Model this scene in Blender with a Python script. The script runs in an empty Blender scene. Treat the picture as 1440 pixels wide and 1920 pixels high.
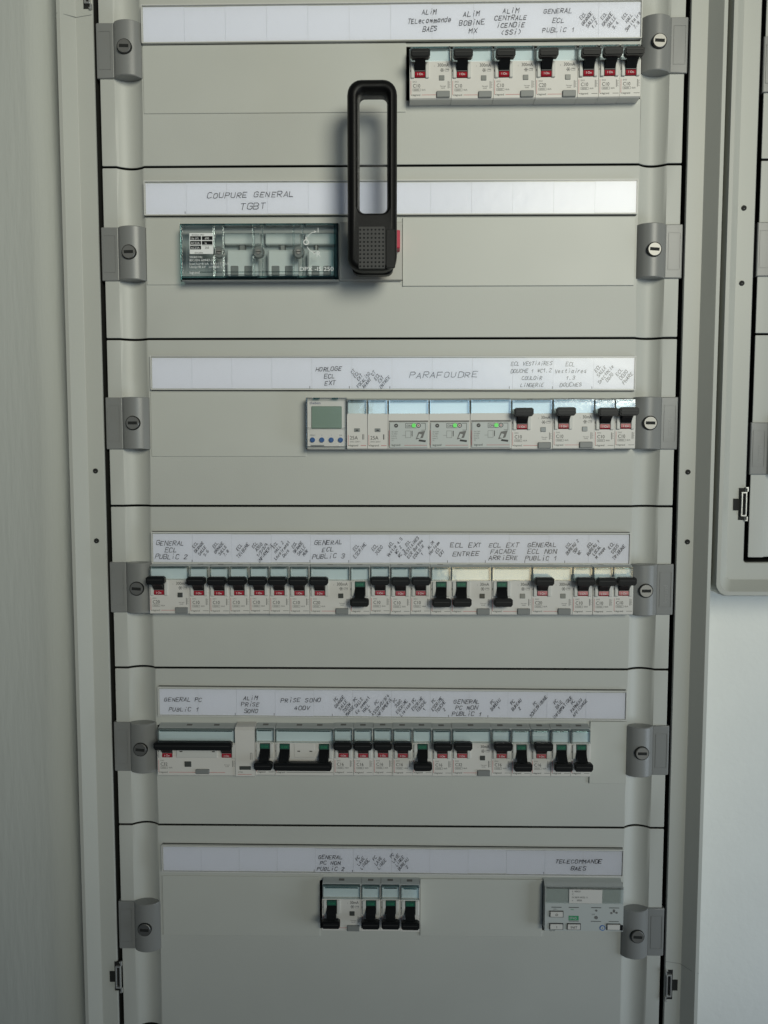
import bpy, bmesh, math, random
from mathutils import Vector, Matrix
R = random.Random(7)
C = bpy.context.scene.collection
sc = bpy.context.scene
MM = 0.001
# ---------------------------------------------------------------- camera
CAM = (0.00412, -0.6831, 0.04367); PIT = 0.07151; YAW = -0.01419; FPX = 1443.2
cyw, syw = math.cos(YAW), math.sin(YAW)
fwd = Vector((syw*math.cos(PIT), cyw*math.cos(PIT), -math.sin(PIT)))
rgt = Vector((cyw, -syw, 0)); upv = rgt.cross(fwd)
cam = bpy.data.objects.new('camera', bpy.data.cameras.new('camera')); C.objects.link(cam)
m = Matrix.Identity(4)
for i in range(3):
    m[i][0] = rgt[i]; m[i][1] = upv[i]; m[i][2] = -fwd[i]; m[i][3] = CAM[i]
cam.matrix_world = m
cam.data.sensor_fit = 'VERTICAL'; cam.data.sensor_height = 24; cam.data.lens = 24*FPX/1920
cam.data.clip_start = 0.01; cam.data.clip_end = 100
sc.camera = cam
def at(px, py, Y=0.0):
    """world point seen in the photograph at pixel (px,py), lying on the plane y=Y"""
    d = fwd + rgt*((px-720)/FPX) + upv*((960-py)/FPX)
    return Vector(CAM) + d*((Y-CAM[1])/d.y)
# ---------------------------------------------------------------- world and lights
w = bpy.data.worlds.new('World'); sc.world = w; w.use_nodes = True
bg = w.node_tree.nodes['Background']; bg.inputs[0].default_value = (.62, .78, 1.0, 1); bg.inputs[1].default_value = .035
sc.view_settings.view_transform = 'Standard'; sc.view_settings.look = 'None'
sc.view_settings.exposure = .19; sc.view_settings.gamma = 1
def area(name, loc, tgt, sx, sy, watts, col, spread=180):
    l = bpy.data.lights.new(name, 'AREA'); l.shape = 'RECTANGLE'; l.size = sx; l.size_y = sy
    l.energy = watts; l.color = col; l.spread = math.radians(spread)
    o = bpy.data.objects.new(name, l); C.objects.link(o); o.location = loc
    o.rotation_euler = (Vector(tgt)-Vector(loc)).to_track_quat('-Z', 'Y').to_euler()
    return o
def spot(name, loc, tgt, watts, col, deg, blend=1, rad=.2):
    l = bpy.data.lights.new(name, 'SPOT'); l.energy = watts; l.color = col; l.spot_size = math.radians(deg); l.spot_blend = blend; l.shadow_soft_size = rad
    o = bpy.data.objects.new(name, l); C.objects.link(o); o.location = loc
    o.rotation_euler = (Vector(tgt)-Vector(loc)).to_track_quat('-Z', 'Y').to_euler(); return o
spot('added_key_spot', (.92, -2.25, .85), (.0, 0, .40), 176, (1.0, .985, .835), 41.5, rad=.58)  # added spot, unseen; soft cone edge shaped to leave the lower left dark
area('window_light', (.50, -3.0, .31), (.10, 0, .02), 1.3, .5, 5.5, (.52, .78, 1.0))
area('added_side_fill', (1.02, -.46, -.42), (.50, 0, -.46), .4, .6, 2.5, (.76, .88, 1.0))  # added cool fill, unseen source; lifts the lower right and the wall
area('warm_lamp', (.68, -3.0, -.50), (.10, 0, -.1), .85, .22, 1.7, (1.0, .80, .45))
# ---------------------------------------------------------------- materials
def mat(name, col, rough=.5, metal=0, bump=0, bscale=400, var=0, vscale=6, spec=.5, emit=None, coat=0):
    m = bpy.data.materials.new(name); m.use_nodes = True; nt = m.node_tree; b = nt.nodes['Principled BSDF']
    b.inputs['Base Color'].default_value = (*col, 1); b.inputs['Roughness'].default_value = rough
    b.inputs['Metallic'].default_value = metal; b.inputs['Specular IOR Level'].default_value = spec
    b.inputs['Coat Weight'].default_value = coat
    tc = nt.nodes.new('ShaderNodeTexCoord')
    if var:
        n = nt.nodes.new('ShaderNodeTexNoise'); n.inputs['Scale'].default_value = vscale; n.inputs['Detail'].default_value = 5
        nt.links.new(tc.outputs['Object'], n.inputs['Vector'])
        mx = nt.nodes.new('ShaderNodeMix'); mx.data_type = 'RGBA'
        mx.inputs[6].default_value = (*[c*(1-var) for c in col], 1)
        mx.inputs[7].default_value = (*[min(1, c*(1+var)) for c in col], 1)
        nt.links.new(n.outputs['Fac'], mx.inputs[0]); nt.links.new(mx.outputs[2], b.inputs['Base Color'])
        mr = nt.nodes.new('ShaderNodeMapRange'); mr.inputs[3].default_value = rough*.85; mr.inputs[4].default_value = min(1, rough*1.15)
        nt.links.new(n.outputs['Fac'], mr.inputs[0]); nt.links.new(mr.outputs[0], b.inputs['Roughness'])
    if bump:
        n2 = nt.nodes.new('ShaderNodeTexNoise'); n2.inputs['Scale'].default_value = bscale; n2.inputs['Detail'].default_value = 3
        nt.links.new(tc.outputs['Object'], n2.inputs['Vector'])
        bp = nt.nodes.new('ShaderNodeBump'); bp.inputs['Strength'].default_value = bump; bp.inputs['Distance'].default_value = .0006
        nt.links.new(n2.outputs['Fac'], bp.inputs['Height']); nt.links.new(bp.outputs[0], b.inputs['Normal'])
    if emit:
        b.inputs['Emission Color'].default_value = (*emit[0], 1); b.inputs['Emission Strength'].default_value = emit[1]
    return m
def clear(name, tint, rough=.08, gl=.06):
    """clear plastic: tinted see-through body with a Fresnel gloss"""
    m = bpy.data.materials.new(name); m.use_nodes = True; nt = m.node_tree; nt.nodes.clear()
    out = nt.nodes.new('ShaderNodeOutputMaterial'); mx = nt.nodes.new('ShaderNodeMixShader')
    t = nt.nodes.new('ShaderNodeBsdfTransparent'); t.inputs[0].default_value = (*tint, 1)
    g = nt.nodes.new('ShaderNodeBsdfGlossy'); g.inputs['Roughness'].default_value = rough
    f = nt.nodes.new('ShaderNodeFresnel'); f.inputs[0].default_value = 1.49
    tc = nt.nodes.new('ShaderNodeTexCoord'); n = nt.nodes.new('ShaderNodeTexNoise'); n.inputs['Scale'].default_value = 90
    bp = nt.nodes.new('ShaderNodeBump'); bp.inputs['Strength'].default_value = .12; bp.inputs['Distance'].default_value = .001
    nt.links.new(tc.outputs['Object'], n.inputs['Vector']); nt.links.new(n.outputs['Fac'], bp.inputs['Height'])
    nt.links.new(bp.outputs[0], g.inputs['Normal'])
    a = nt.nodes.new('ShaderNodeMath'); a.operation = 'ADD'; a.inputs[1].default_value = gl
    nt.links.new(f.outputs[0], a.inputs[0]); nt.links.new(a.outputs[0], mx.inputs[0])
    nt.links.new(t.outputs[0], mx.inputs[1]); nt.links.new(g.outputs[0], mx.inputs[2]); nt.links.new(mx.outputs[0], out.inputs[0])
    return m
M_plate = mat('cream_painted_steel', (.505, .515, .48), .48, bump=.12, bscale=900, var=.06, vscale=13)
M_frame = mat('cream_painted_frame', (.495, .505, .465), .45, bump=.12, bscale=900, var=.04, vscale=7)
M_blank = mat('cream_plastic', (.53, .54, .50), .42, var=.04, vscale=16)
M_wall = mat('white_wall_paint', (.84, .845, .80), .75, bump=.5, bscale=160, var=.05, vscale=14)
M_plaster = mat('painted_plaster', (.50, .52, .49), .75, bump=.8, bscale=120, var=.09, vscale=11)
def streak(m, sx, sz):
    nt = m.node_tree; tc = [n for n in nt.nodes if n.type == 'TEX_COORD'][0]
    mp = nt.nodes.new('ShaderNodeMapping'); mp.inputs['Scale'].default_value = (sx, sx, sz)
    nt.links.new(tc.outputs['Object'], mp.inputs['Vector'])
    for n in [n for n in nt.nodes if n.type == 'TEX_NOISE']: nt.links.new(mp.outputs[0], n.inputs['Vector'])
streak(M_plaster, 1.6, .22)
M_lock = mat('grey_satin_plastic', (.235, .24, .235), .36, bump=.08, bscale=1500, var=.04)
M_emb = mat('raised_lettering', (.29, .295, .29), .4)
M_metal = mat('bright_metal', (.29, .285, .27), .50, metal=1)
M_zinc = mat('zinc_bracket', (.75, .75, .72), .35, metal=.8)
M_black = mat('black_plastic', (.008, .009, .010), .42, spec=.22)
M_hand = mat('black_handle_plastic', (.005, .005, .005), .42, bump=.2, bscale=2500, spec=.22)
M_pad = mat('dark_grip_rubber', (.035, .035, .034), .55)
M_dark = mat('painted_cavity_shade', (.012, .013, .012), .8)  # near-black standing in for shade inside holes and slots
M_gap = mat('painted_gap_shade', (.018, .019, .016), .8)  # shade painted into the gaps: back sheet, frame returns, plate sides
M_body = mat('light_grey_breaker_plastic', (.66, .645, .61), .40)
M_cheek = mat('pale_breaker_plastic', (.60, .60, .57), .42)
M_cap = mat('grey_breaker_cap', (.42, .45, .45), .5)
M_slip = mat('blue_white_label_card', (.78, .86, .89), .5)
M_red = mat('red_indicator', (.34, .008, .022), .35)
M_redp = mat('red_print', (.50, .05, .06), .5)
M_green = mat('green_indicator', (.018, .10, .07), .4)
M_grey = mat('grey_button', (.22, .23, .225), .45)
M_win = mat('dark_window', (.07, .075, .07), .25)
M_winl = mat('grey_window', (.24, .25, .235), .25)
M_ink = mat('ink_grey_print', (.035, .035, .035), .6)
M_ink2 = mat('ink_pale_print', (.16, .16, .155), .6)
M_pen = mat('pen_ink', (.025, .025, .04), .6)
M_pen2 = mat('pale_pen_ink', (.08, .08, .11), .6)
M_paper = mat('white_label_paper', (.73, .75, .83), .6)
M_white = mat('white_print', (.80, .82, .82), .5)
M_led = mat('green_lamp', (.12, .55, .10), .3, emit=((.15, .95, .12), .25))
M_blue = mat('blue_button', (.02, .09, .28), .35)
M_navy = mat('navy_print', (.02, .03, .16), .5)
M_lcd = mat('lcd_green_grey', (.20, .275, .215), .3)
M_smoke = mat('grey_switch_plastic', (.72, .74, .73), .5)
M_switch = mat('beige_switch_plastic', (.46, .455, .42), .45)
M_redtab = mat('red_tab', (.50, .012, .05), .4)
M_device = mat('grey_device_plastic', (.50, .53, .515), .42)
M_gprint = mat('green_print', (.04, .30, .13), .5)
M_bprint = mat('blue_print', (.05, .16, .45), .5)
M_clear = clear('clear_bluish_plastic', (.935, .975, .98), .10, .09)
M_edge = clear('teal_plastic_edge', (.50, .66, .67), .12, .02)
M_film = clear('glossy_label_film', (.985, .99, 1.0), .24, .01)
M_teal = clear('teal_clear_plastic', (.93, .975, .975), .05, .07)
M_rail = clear('clear_rail_plastic', (.93, .94, .93), .12, .03)
# ---------------------------------------------------------------- mesh tools
class MB:
    def __init__(s): s.v = []; s.f = []; s.mi = []; s.mats = []
    def m(s, mt):
        if mt not in s.mats: s.mats.append(mt)
        return s.mats.index(mt)
    def add(s, vs, fs, mt):
        b = len(s.v); k = s.m(mt); s.v += [tuple(v) for v in vs]
        for f in fs: s.f.append([i+b for i in f]); s.mi.append(k)
        return s
    def box(s, x0, x1, y0, y1, z0, z1, mt, bev=0, seg=1):
        bm = bmesh.new(); bmesh.ops.create_cube(bm, size=1)
        for v in bm.verts:
            v.co = Vector(((x0+x1)/2+v.co.x*(x1-x0), (y0+y1)/2+v.co.y*(y1-y0), (z0+z1)/2+v.co.z*(z1-z0)))
        if bev: bmesh.ops.bevel(bm, geom=list(bm.edges), offset=bev, segments=seg, affect='EDGES', profile=.5)
        return s.bm(bm, mt)
    def bm(s, bm, mt):
        bm.verts.ensure_lookup_table(); bm.verts.index_update()
        s.add([v.co.copy() for v in bm.verts], [[v.index for v in f.verts] for f in bm.faces], mt); bm.free(); return s
    def prism_x(s, prof, x0, x1, mt, bev=0):
        """prof: (y,z) outline extruded along x"""
        bm = bmesh.new(); a = [bm.verts.new((x0, y, z)) for y, z in prof]; b = [bm.verts.new((x1, y, z)) for y, z in prof]
        n = len(prof); bm.faces.new(a); bm.faces.new(b[::-1])
        for i in range(n): bm.faces.new((a[(i+1) % n], a[i], b[i], b[(i+1) % n]))
        bmesh.ops.recalc_face_normals(bm, faces=bm.faces)
        if bev: bmesh.ops.bevel(bm, geom=list(bm.edges), offset=bev, segments=1, affect='EDGES')
        return s.bm(bm, mt)
    def prism_y(s, prof, y0, y1, mt, bev=0, seg=1):
        """prof: (x,z) outline extruded along y, y0 = front"""
        bm = bmesh.new(); a = [bm.verts.new((x, y0, z)) for x, z in prof]; b = [bm.verts.new((x, y1, z)) for x, z in prof]
        n = len(prof); bm.faces.new(a); bm.faces.new(b[::-1])
        for i in range(n): bm.faces.new((a[(i+1) % n], a[i], b[i], b[(i+1) % n]))
        bmesh.ops.recalc_face_normals(bm, faces=bm.faces)
        if bev:
            es = [e for e in bm.edges if all(abs(v.co.y-y0) < 1e-7 for v in e.verts)]
            bmesh.ops.bevel(bm, geom=es, offset=bev, segments=seg, affect='EDGES')
        return s.bm(bm, mt)
    def disc(s, x, z, r, y0, y1, mt, n=20, bev=0):
        return s.prism_y([(x+r*math.cos(i*2*math.pi/n), z+r*math.sin(i*2*math.pi/n)) for i in range(n)], y0, y1, mt, bev)
    def rect(s, x0, x1, z0, z1, y, mt):
        return s.add([(x0, y, z0), (x1, y, z0), (x1, y, z1), (x0, y, z1)], [(0, 1, 2, 3)], mt)
    def text(s, t, x, z, h, y, mt, align='l', cw=1.0):
        """flat printed text, h = cap height, (x,z) = baseline start"""
        vs, fs, wd = glyphs(t); k = h/.70; dx = {'l': 0, 'c': -wd/2, 'r': -wd}[align]
        return s.add([(x+(a+dx)*k*cw, y, z+b*k) for a, b in vs], fs, mt)
    def textv(s, t, x, z, h, y, mt):
        """text reading upwards (rotated a quarter turn)"""
        vs, fs, wd = glyphs(t); k = h/.70
        return s.add([(x-b*k, y, z+a*k) for a, b in vs], fs, mt)
    def data(s, name):
        me = bpy.data.meshes.new(name); me.from_pydata(s.v, [], s.f); me.polygons.foreach_set('material_index', s.mi)
        for mt in s.mats: me.materials.append(mt)
        me.update(); return me
    def build(s, name, parent=None, loc=None, label=None, smooth=False):
        me = s.data(name)
        if smooth: smoothed(me)
        o = bpy.data.objects.new(name, me); C.objects.link(o)
        if parent: o.parent = parent
        if loc is not None: o.location = loc
        if smooth:
            wn = o.modifiers.new('weighted_normals', 'WEIGHTED_NORMAL'); wn.mode = 'FACE_AREA'; wn.weight = 90; wn.keep_sharp = True
        if label: o['label'] = label
        return o
def smoothed(me, ang=40):
    bm = bmesh.new(); bm.from_mesh(me); bmesh.ops.remove_doubles(bm, verts=bm.verts, dist=1e-7)
    for f in bm.faces: f.smooth = True
    for e in bm.edges:
        if len(e.link_faces) == 2 and e.calc_face_angle(0) > math.radians(ang): e.smooth = False
    bm.to_mesh(me); bm.free()
_g = {}
def glyphs(t):
    if t not in _g:
        cu = bpy.data.curves.new('text', 'FONT'); cu.body = t; cu.size = 1; cu.resolution_u = 3
        o = bpy.data.objects.new('text', cu); C.objects.link(o)
        dg = bpy.context.evaluated_depsgraph_get(); dg.update()
        me = bpy.data.meshes.new_from_object(o.evaluated_get(dg))
        vs = [(v.co.x, v.co.y) for v in me.vertices]; fs = [list(p.vertices) for p in me.polygons]
        bpy.data.objects.remove(o); bpy.data.curves.remove(cu); bpy.data.meshes.remove(me)
        _g[t] = (vs, fs, max([a for a, b in vs] or [0]))
    return _g[t]
def empty(name, loc=(0, 0, 0), rot=None):
    o = bpy.data.objects.new(name, None); C.objects.link(o); o.location = loc; o.empty_display_size = .01
    if rot is not None: o.rotation_euler = rot
    return o
def tag(o, label=None, cat=None, group=None, kind=None):
    for k, v in (('label', label), ('category', cat), ('group', group), ('kind', kind)):
        if v: o[k] = v
    return o
KIDS = {}
def copy_tree(o, parent=None):
    c = o.copy(); C.objects.link(c); c.parent = parent
    for ch in [k for k in bpy.data.objects if k.parent == o]: copy_tree(ch, c)
    return c
# ---------------------------------------------------------------- walls
XO = at(1341, 900, -.0095).x            # half width of the cabinet
FY = -.002                              # frame front plane
LIP = -.0125
def rrect(x0, x1, z0, z1, r, n=5):
    p = []
    for cx, cz, a0 in ((x1-r, z1-r, 0), (x0+r, z1-r, 90), (x0+r, z0+r, 180), (x1-r, z0+r, 270)):
        for i in range(n+1):
            a = math.radians(a0+90*i/n); p.append((cx+r*math.cos(a), cz+r*math.sin(a)))
    return p
b = MB(); b.add([(-1.6, .065, -1.6), (1.6, .065, -1.6), (1.6, .065, 1.6), (-1.6, .065, 1.6)], [(0, 1, 2, 3)], M_wall)
tag(b.build('wall'), 'pale painted wall behind the two cabinets', kind='structure')
# plastered pier left of the cabinet, with a soft rounded arris
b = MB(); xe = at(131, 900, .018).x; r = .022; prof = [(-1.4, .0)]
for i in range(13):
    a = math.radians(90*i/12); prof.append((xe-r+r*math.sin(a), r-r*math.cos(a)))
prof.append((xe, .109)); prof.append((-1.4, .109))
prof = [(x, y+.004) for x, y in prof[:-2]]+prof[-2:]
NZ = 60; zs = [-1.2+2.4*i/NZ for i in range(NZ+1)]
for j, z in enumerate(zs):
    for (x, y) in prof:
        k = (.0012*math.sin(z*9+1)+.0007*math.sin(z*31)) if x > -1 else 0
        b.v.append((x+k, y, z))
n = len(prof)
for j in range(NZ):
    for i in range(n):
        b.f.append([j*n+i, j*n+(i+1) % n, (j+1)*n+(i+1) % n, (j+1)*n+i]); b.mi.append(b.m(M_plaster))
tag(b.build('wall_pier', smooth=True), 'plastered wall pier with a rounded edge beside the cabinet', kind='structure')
# ---------------------------------------------------------------- cabinets
P = .14705; W = .4999
ZB = at(700, 1931).z                     # bottom of the lowest faceplate
ZT = at(700, -26).z
def cabinet(cx, zb, zt, label, halfo, halfi, cat='electrical cabinet'):
    """frame swept round the door opening: flat, ramp towards the room, outer lip, side"""
    t = empty('electrical_cabinet', (cx, .10, zb)); tag(t, label, cat, 'electrical cabinets side by side')
    loops = []
    wi = halfo-halfi                      # width of the frame band
    zi0, zi1 = zb-.003, zt+.003
    def lp(inset, y, r): loops.append([(x, y, z) for x, z in rrect(-halfi-inset, halfi+inset, zi0-inset-zb, zi1+inset-zb, r)])
    o = -.10
    lp(0, .055+o, .002); lp(0, FY+.0012+o, .002); lp(.0010, FY+o, .003); lp(wi*.52, FY+o, .004); lp(wi*.54, FY-.0004+o, .005)
    lp(wi*.82, LIP+.0008+o, .008); lp(wi*.85, LIP+o, .009); lp(wi*.96, LIP+.0003+o, .010); lp(wi, LIP+.003+o, .011); lp(wi, .008, .011)
    mb = MB(); n = len(loops[0])
    for l in loops: mb.v += l
    for j in range(len(loops)-1):
        for i in range(n):
            mb.f.append([j*n+i, (j+1)*n+i, (j+1)*n+(i+1) % n, j*n+(i+1) % n]); mb.mi.append(mb.m(M_gap if j == 0 else M_frame))  # inner return coloured dark as shade in the gap
    fr = mb.build('frame', t, smooth=True)
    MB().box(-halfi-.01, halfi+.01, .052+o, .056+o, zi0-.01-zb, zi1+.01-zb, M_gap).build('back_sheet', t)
    return t
HI = (at(1271, 900, FY).x-at(197, 900, FY).x)/2
CX = (at(1271, 900, FY).x+at(197, 900, FY).x)/2
XO = at(1341, 900, LIP).x-CX
cab1 = cabinet(CX, ZB, ZT, 'large cream cabinet frame in the centre holding six rows of breakers', XO, HI)
# neighbour
ZB2 = at(1420, 1047).z; xi2 = at(1400, 900, FY).x; xo2 = at(1347, 900, LIP).x
HO2 = xi2-xo2; HI2 = HI
cab2 = cabinet(xi2+HI2, ZB2, ZT+.05, 'second cream cabinet cut off by the right edge, with a rounded lower corner', HO2+HI2, HI2)
def local(o, p): return Vector(p)-o.location
def plug(cab, px, py, y=FY):
    p = local(cab, at(px, py, y-.0003)); mb = MB()
    n = 16; r = .0018
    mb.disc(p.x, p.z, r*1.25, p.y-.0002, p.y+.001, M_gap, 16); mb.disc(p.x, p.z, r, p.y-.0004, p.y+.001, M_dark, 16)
    mb.rect(p.x-.0004, p.x+.0005, p.z-.0008, p.z-.0003, p.y-.00045, M_ink2)
    mb.build('screw_hole', cab)
for q in ((179, 883), (181, 1014), (1290, 885), (1289, 1016)): plug(cab1, *q)
for q in ((1395, 390), (1391, 531)): plug(cab2, *q)
def clip(cab, px, py, side, y=FY):
    """black slot with a bent bright wire-form catch; side=+1: catch towards the right"""
    p = local(cab, at(px, py, y-.0003)); s = side
    mb = MB(); k = .00047
    def bx(x0, x1, z0, z1, ya, yb, mt, bev=0):
        a, c = sorted((x0*s, x1*s)); mb.box(p.x+a*k, p.x+c*k, p.y+ya, p.y+yb, p.z+z0*k, p.z+z1*k, mt, bev)
    bx(-4, 7, -30, 30, -.0002, .002, M_dark); bx(-14, -4, -12, 10, -.0002, .002, M_dark)
    r = mb.build('catch_slot', cab)
    mb = MB()
    bx(-1, 1.6, -21, 21, -.0024, 0, M_zinc, .0003); bx(7, 9.5, -21, 21, -.0024, 0, M_zinc, .0003)
    bx(-1, 9.5, 20, 23, -.0024, 0, M_zinc, .0003); bx(-1, 9.5, -23, -20, -.0024, 0, M_zinc, .0003)
    bx(7, 12, 29, 32, -.0024, 0, M_zinc, .0003); bx(7, 12, -32, -29, -.0024, 0, M_zinc, .0003)
    bx(9, 12, 23, 30, -.0024, 0, M_zinc, .0003); bx(9, 12, -30, -23, -.0024, 0, M_zinc, .0003)
    o = mb.build('catch', r)
clip(cab1, 219, 1830, 1); clip(cab1, 1257, 1846, -1); clip(cab2, 1389, 945, 1); clip(cab1, 160, -16, 1)
def seam(cab, sx, zpx, hal_i, wi):
    """joint between the frame rail and its corner piece"""
    z = at(sx, zpx, FY).z-cab.location.z; s = 1 if sx > 700 else -1
    pr = [(hal_i+.001, FY), (hal_i+wi*.50, FY), (hal_i+wi*.84, LIP+.0006), (hal_i+wi*.96, LIP+.0003)]
    mb = MB()
    for i in range(3):
        (xa, ya), (xb, yb) = pr[i], pr[i+1]
        za, zb_ = (z-.002*i, z-.002*(i+1)) if i < 2 else (z-.004, z-.004)
        v = []
        for (x, y, zz) in ((xa, ya, za), (xb, yb, zb_)):
            v += [(x*s, y-.10-.0002, zz-.0002), (x*s, y-.10-.0002, zz+.0002)]
        mb.add(v, [(0, 2, 3, 1)], M_grey)
    mb.build('corner_joint', cab)
seam(cab1, 1300, 1803, HI, XO-HI); seam(cab1, 150, 28, HI, XO-HI); seam(cab2, 1390, 1060, HI2, HO2) if False else None
# ---------------------------------------------------------------- faceplates
FL = .0125; GR = .0365                  # flange and end of groove, from the plate's outer edge
def xprof(w):
    """half profile of the plate front, outer edge inwards: flange, concave groove, flat"""
    h = w/2; pts = [(-h, 0), (-h+FL, 0)]
    for i in range(1, 10):
        t = i/10; pts.append((-h+FL+(GR-FL)*t, .0052*math.sin(math.pi*t)**.8))
    pts.append((-h+GR, 0)); return pts
def lock_mesh(s, h=.0455, embossed=False, brand=False):
    """s=-1 left lock. origin at centre of the key barrel"""
    mb = MB(); hh = h/2
    prof = [(-.0125, .005), (-.0125, -.0004)]
    for i in range(11):
        t = i/10; prof.append((-.0120+.0235*t, -.0016-.0062*math.sin(math.pi*t)**.6))
    prof += [(.0122, -.0020), (.0252, -.0020), (.0262, -.0012), (.0262, .004)]
    n = len(prof); bm = bmesh.new(); ra = []; zz = [-hh, -hh+.0007, hh-.0007, hh]
    for j, z in enumerate(zz):
        f = .82 if j in (0, 3) else 1
        ra.append([bm.verts.new((x*s*-1 if False else x*(-1 if s < 0 else 1), (y+.0007 if j in (0, 3) and 0 < i < n-1 else y), z)) for i, (x, y) in enumerate(prof)])
    for j in range(3):
        for i in range(n-1): bm.faces.new((ra[j][i], ra[j][i+1], ra[j+1][i+1], ra[j+1][i]))
    bm.faces.new(ra[0]); bm.faces.new(ra[3][::-1])
    bmesh.ops.recalc_face_normals(bm, faces=bm.faces)
    mb.bm(bm, M_lock)
    q = 1 if s > 0 else -1
    # label recess on the tab
    def bar(x0, x1, z0, z1, y, mt): a, c = sorted((x0*q, x1*q)); mb.box(a, c, y, -.0010, z0, z1, mt)
    e = -.0023
    bar(.0140, .0143, -.0155, .0155, e, M_lock); bar(.0240, .0243, -.0155, .0155, e, M_lock)
    bar(.0140, .0243, .0155, .0158, e, M_lock); bar(.0140, .0243, -.0158, -.0155, e, M_lock)
    if brand: mb.textv('legrand', .0212*q if q > 0 else -.0165, -.0125, .0040, -.00215, M_emb)
    return mb
def barrel(parent, worn=False, ang=0):
    mb = MB(); mb.disc(0, 0, .0063, -.0086, -.004, M_dark, 28); mb.disc(0, 0, .0057, -.0095, -.004, M_metal, 28, .0004)
    o = mb.build('key_barrel', parent, smooth=True)
    k = MB(); c, s = math.cos(ang), math.sin(ang)
    pts = [(-.0040, -.0013), (.0040, -.0013), (.0040, .0013), (-.0040, .0013)]
    k.prism_y([(x*c-z*s, x*s+z*c) for x, z in pts], -.00965, -.0090, M_dark)
    ks = k.build('keyway', o); return o
PLATES = []
def faceplate(cx, zt, zb, opening, label, group, yaw=0):
    """opening = (x0,x1,z0,z1) in world coordinates or None"""
    t = empty('faceplate', (cx, 0, zb)); tag(t, label, 'faceplate', group)
    pl = xprof(W); xs = pl+[(-x, y) for x, y in reversed(pl)]
    g = .0008; z0, z1 = g, zt-zb-g
    zl = [z0, z1]; 
    if opening:
        ox0, ox1, oz0, oz1 = opening[0]-cx, opening[1]-cx, opening[2]-zb, opening[3]-zb
        zl = [z0, oz0, oz1, z1]
        mid = [(ox0, 0), (ox1, 0)]
        xs = [p for p in pl]+[p for p in mid if -W/2+GR+.0005 < p[0] < W/2-GR-.0005]+[(-x, y) for x, y in reversed(pl)]
    bm = bmesh.new(); vv = [[bm.verts.new((x, y, z)) for x, y in xs] for z in zl]
    for j in range(len(zl)-1):
        for i in range(len(xs)-1):
            mx = (xs[i][0]+xs[i+1][0])/2
            if opening and j == 1 and ox0 < mx < ox1: continue
            bm.faces.new((vv[j][i], vv[j][i+1], vv[j+1][i+1], vv[j+1][i]))
    be = [e for e in bm.edges if e.is_boundary]
    r = bmesh.ops.extrude_edge_only(bm, edges=be)
    for v in [x for x in r['geom'] if isinstance(x, bmesh.types.BMVert)]: v.co.y = .016 if v.co.y < .0001 else .016
    bmesh.ops.recalc_face_normals(bm, faces=bm.faces)
    es = [e for e in be if e.is_valid and len(e.link_faces) == 2]
    vs4 = [v for v in bm.verts if abs(abs(v.co.x)-W/2) < 1e-6 and (abs(v.co.z-z0) < 1e-6 or abs(v.co.z-z1) < 1e-6)]
    es += [e for e in bm.edges if e.verts[0] in vs4 and e.verts[1] in vs4 and abs(e.verts[0].co.y-e.verts[1].co.y) > .01]
    bmesh.ops.bevel(bm, geom=list(set(es)), offset=.0009, segments=2, affect='EDGES', profile=.5)
    mb = MB(); deep = []
    bm.faces.ensure_lookup_table()
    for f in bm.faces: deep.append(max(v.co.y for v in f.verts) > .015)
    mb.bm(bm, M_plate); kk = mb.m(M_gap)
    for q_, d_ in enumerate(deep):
        if d_: mb.mi[q_] = kk  # cream plate sides coloured dark as seam shade
    mb.build('sheet', t, smooth=True)
    PLATES.append(t); return t
def locks(t, pl, pr, emb=False):
    for (px, py), s in ((pl, -1), (pr, 1)):
        if px is None: continue
        p = at(px, py, -.009)
        x = (W/2-(FL+GR)/2)*s + t.location.x
        rt = lock_mesh(s, brand=(emb and s > 0)).build('lock', t, smooth=True)
        rt.location = (x-t.location.x, 0, p.z-t.location.z)
        barrel(rt, ang=R.uniform(-.08, .08))
zs_ = [2*P, P, 0, -P, -2*P]
ZTS = [ZT]+zs_; ZBS = zs_+[ZB]
M = .0177; F = -.012
def zw(py, Y=0): return at(720, py, Y).z
# openings: x from/to px at the row, z from just above/below the modules
OPEN = [((762, 140), (1201, 140), 88, 188), ((338, 472), (756, 472), 421, 526), ((574, 800), (1192, 800), 748, 842),
        ((282, 1110), (1188, 1110), 1064, 1150), ((296, 1410), (1175, 1410), 1362, 1450), ((600, 1700), (1169, 1700), 1652, 1742)]
NAMES = ['top faceplate with seven breakers at its right end, behind the handle top',
         'faceplate holding the big black handle and the clear covered main switch',
         'faceplate with the digital timer and the three green lamps',
         'faceplate fully filled by a row of breakers, fourth from the top',
         'faceplate with the two wide black toggle bars, fifth from the top',
         'tall bottom faceplate with four short row breakers and a grey remote control unit']
LK = [((228, 86), (1232, 76)), ((238, 472), (1222, 467)), ((249, 793), (1215, 793)), ((258, 1104), (1209, 1108)), ((266, 1406), (1204, 1413)), ((275, 1744), (1195, 1757))]
plates = []
for i in range(6):
    (xa, ya), (xb, yb), yt, yb2 = OPEN[i]
    op = (at(xa, ya, 0).x, at(xb, yb, 0).x, zw(yb2, 0), zw(yt, 0))
    t = faceplate(0, ZTS[i], ZBS[i], op, NAMES[i], 'faceplates of the central cabinet'); plates.append(t)
    locks(t, *LK[i], emb=i in (2, 3))
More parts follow.
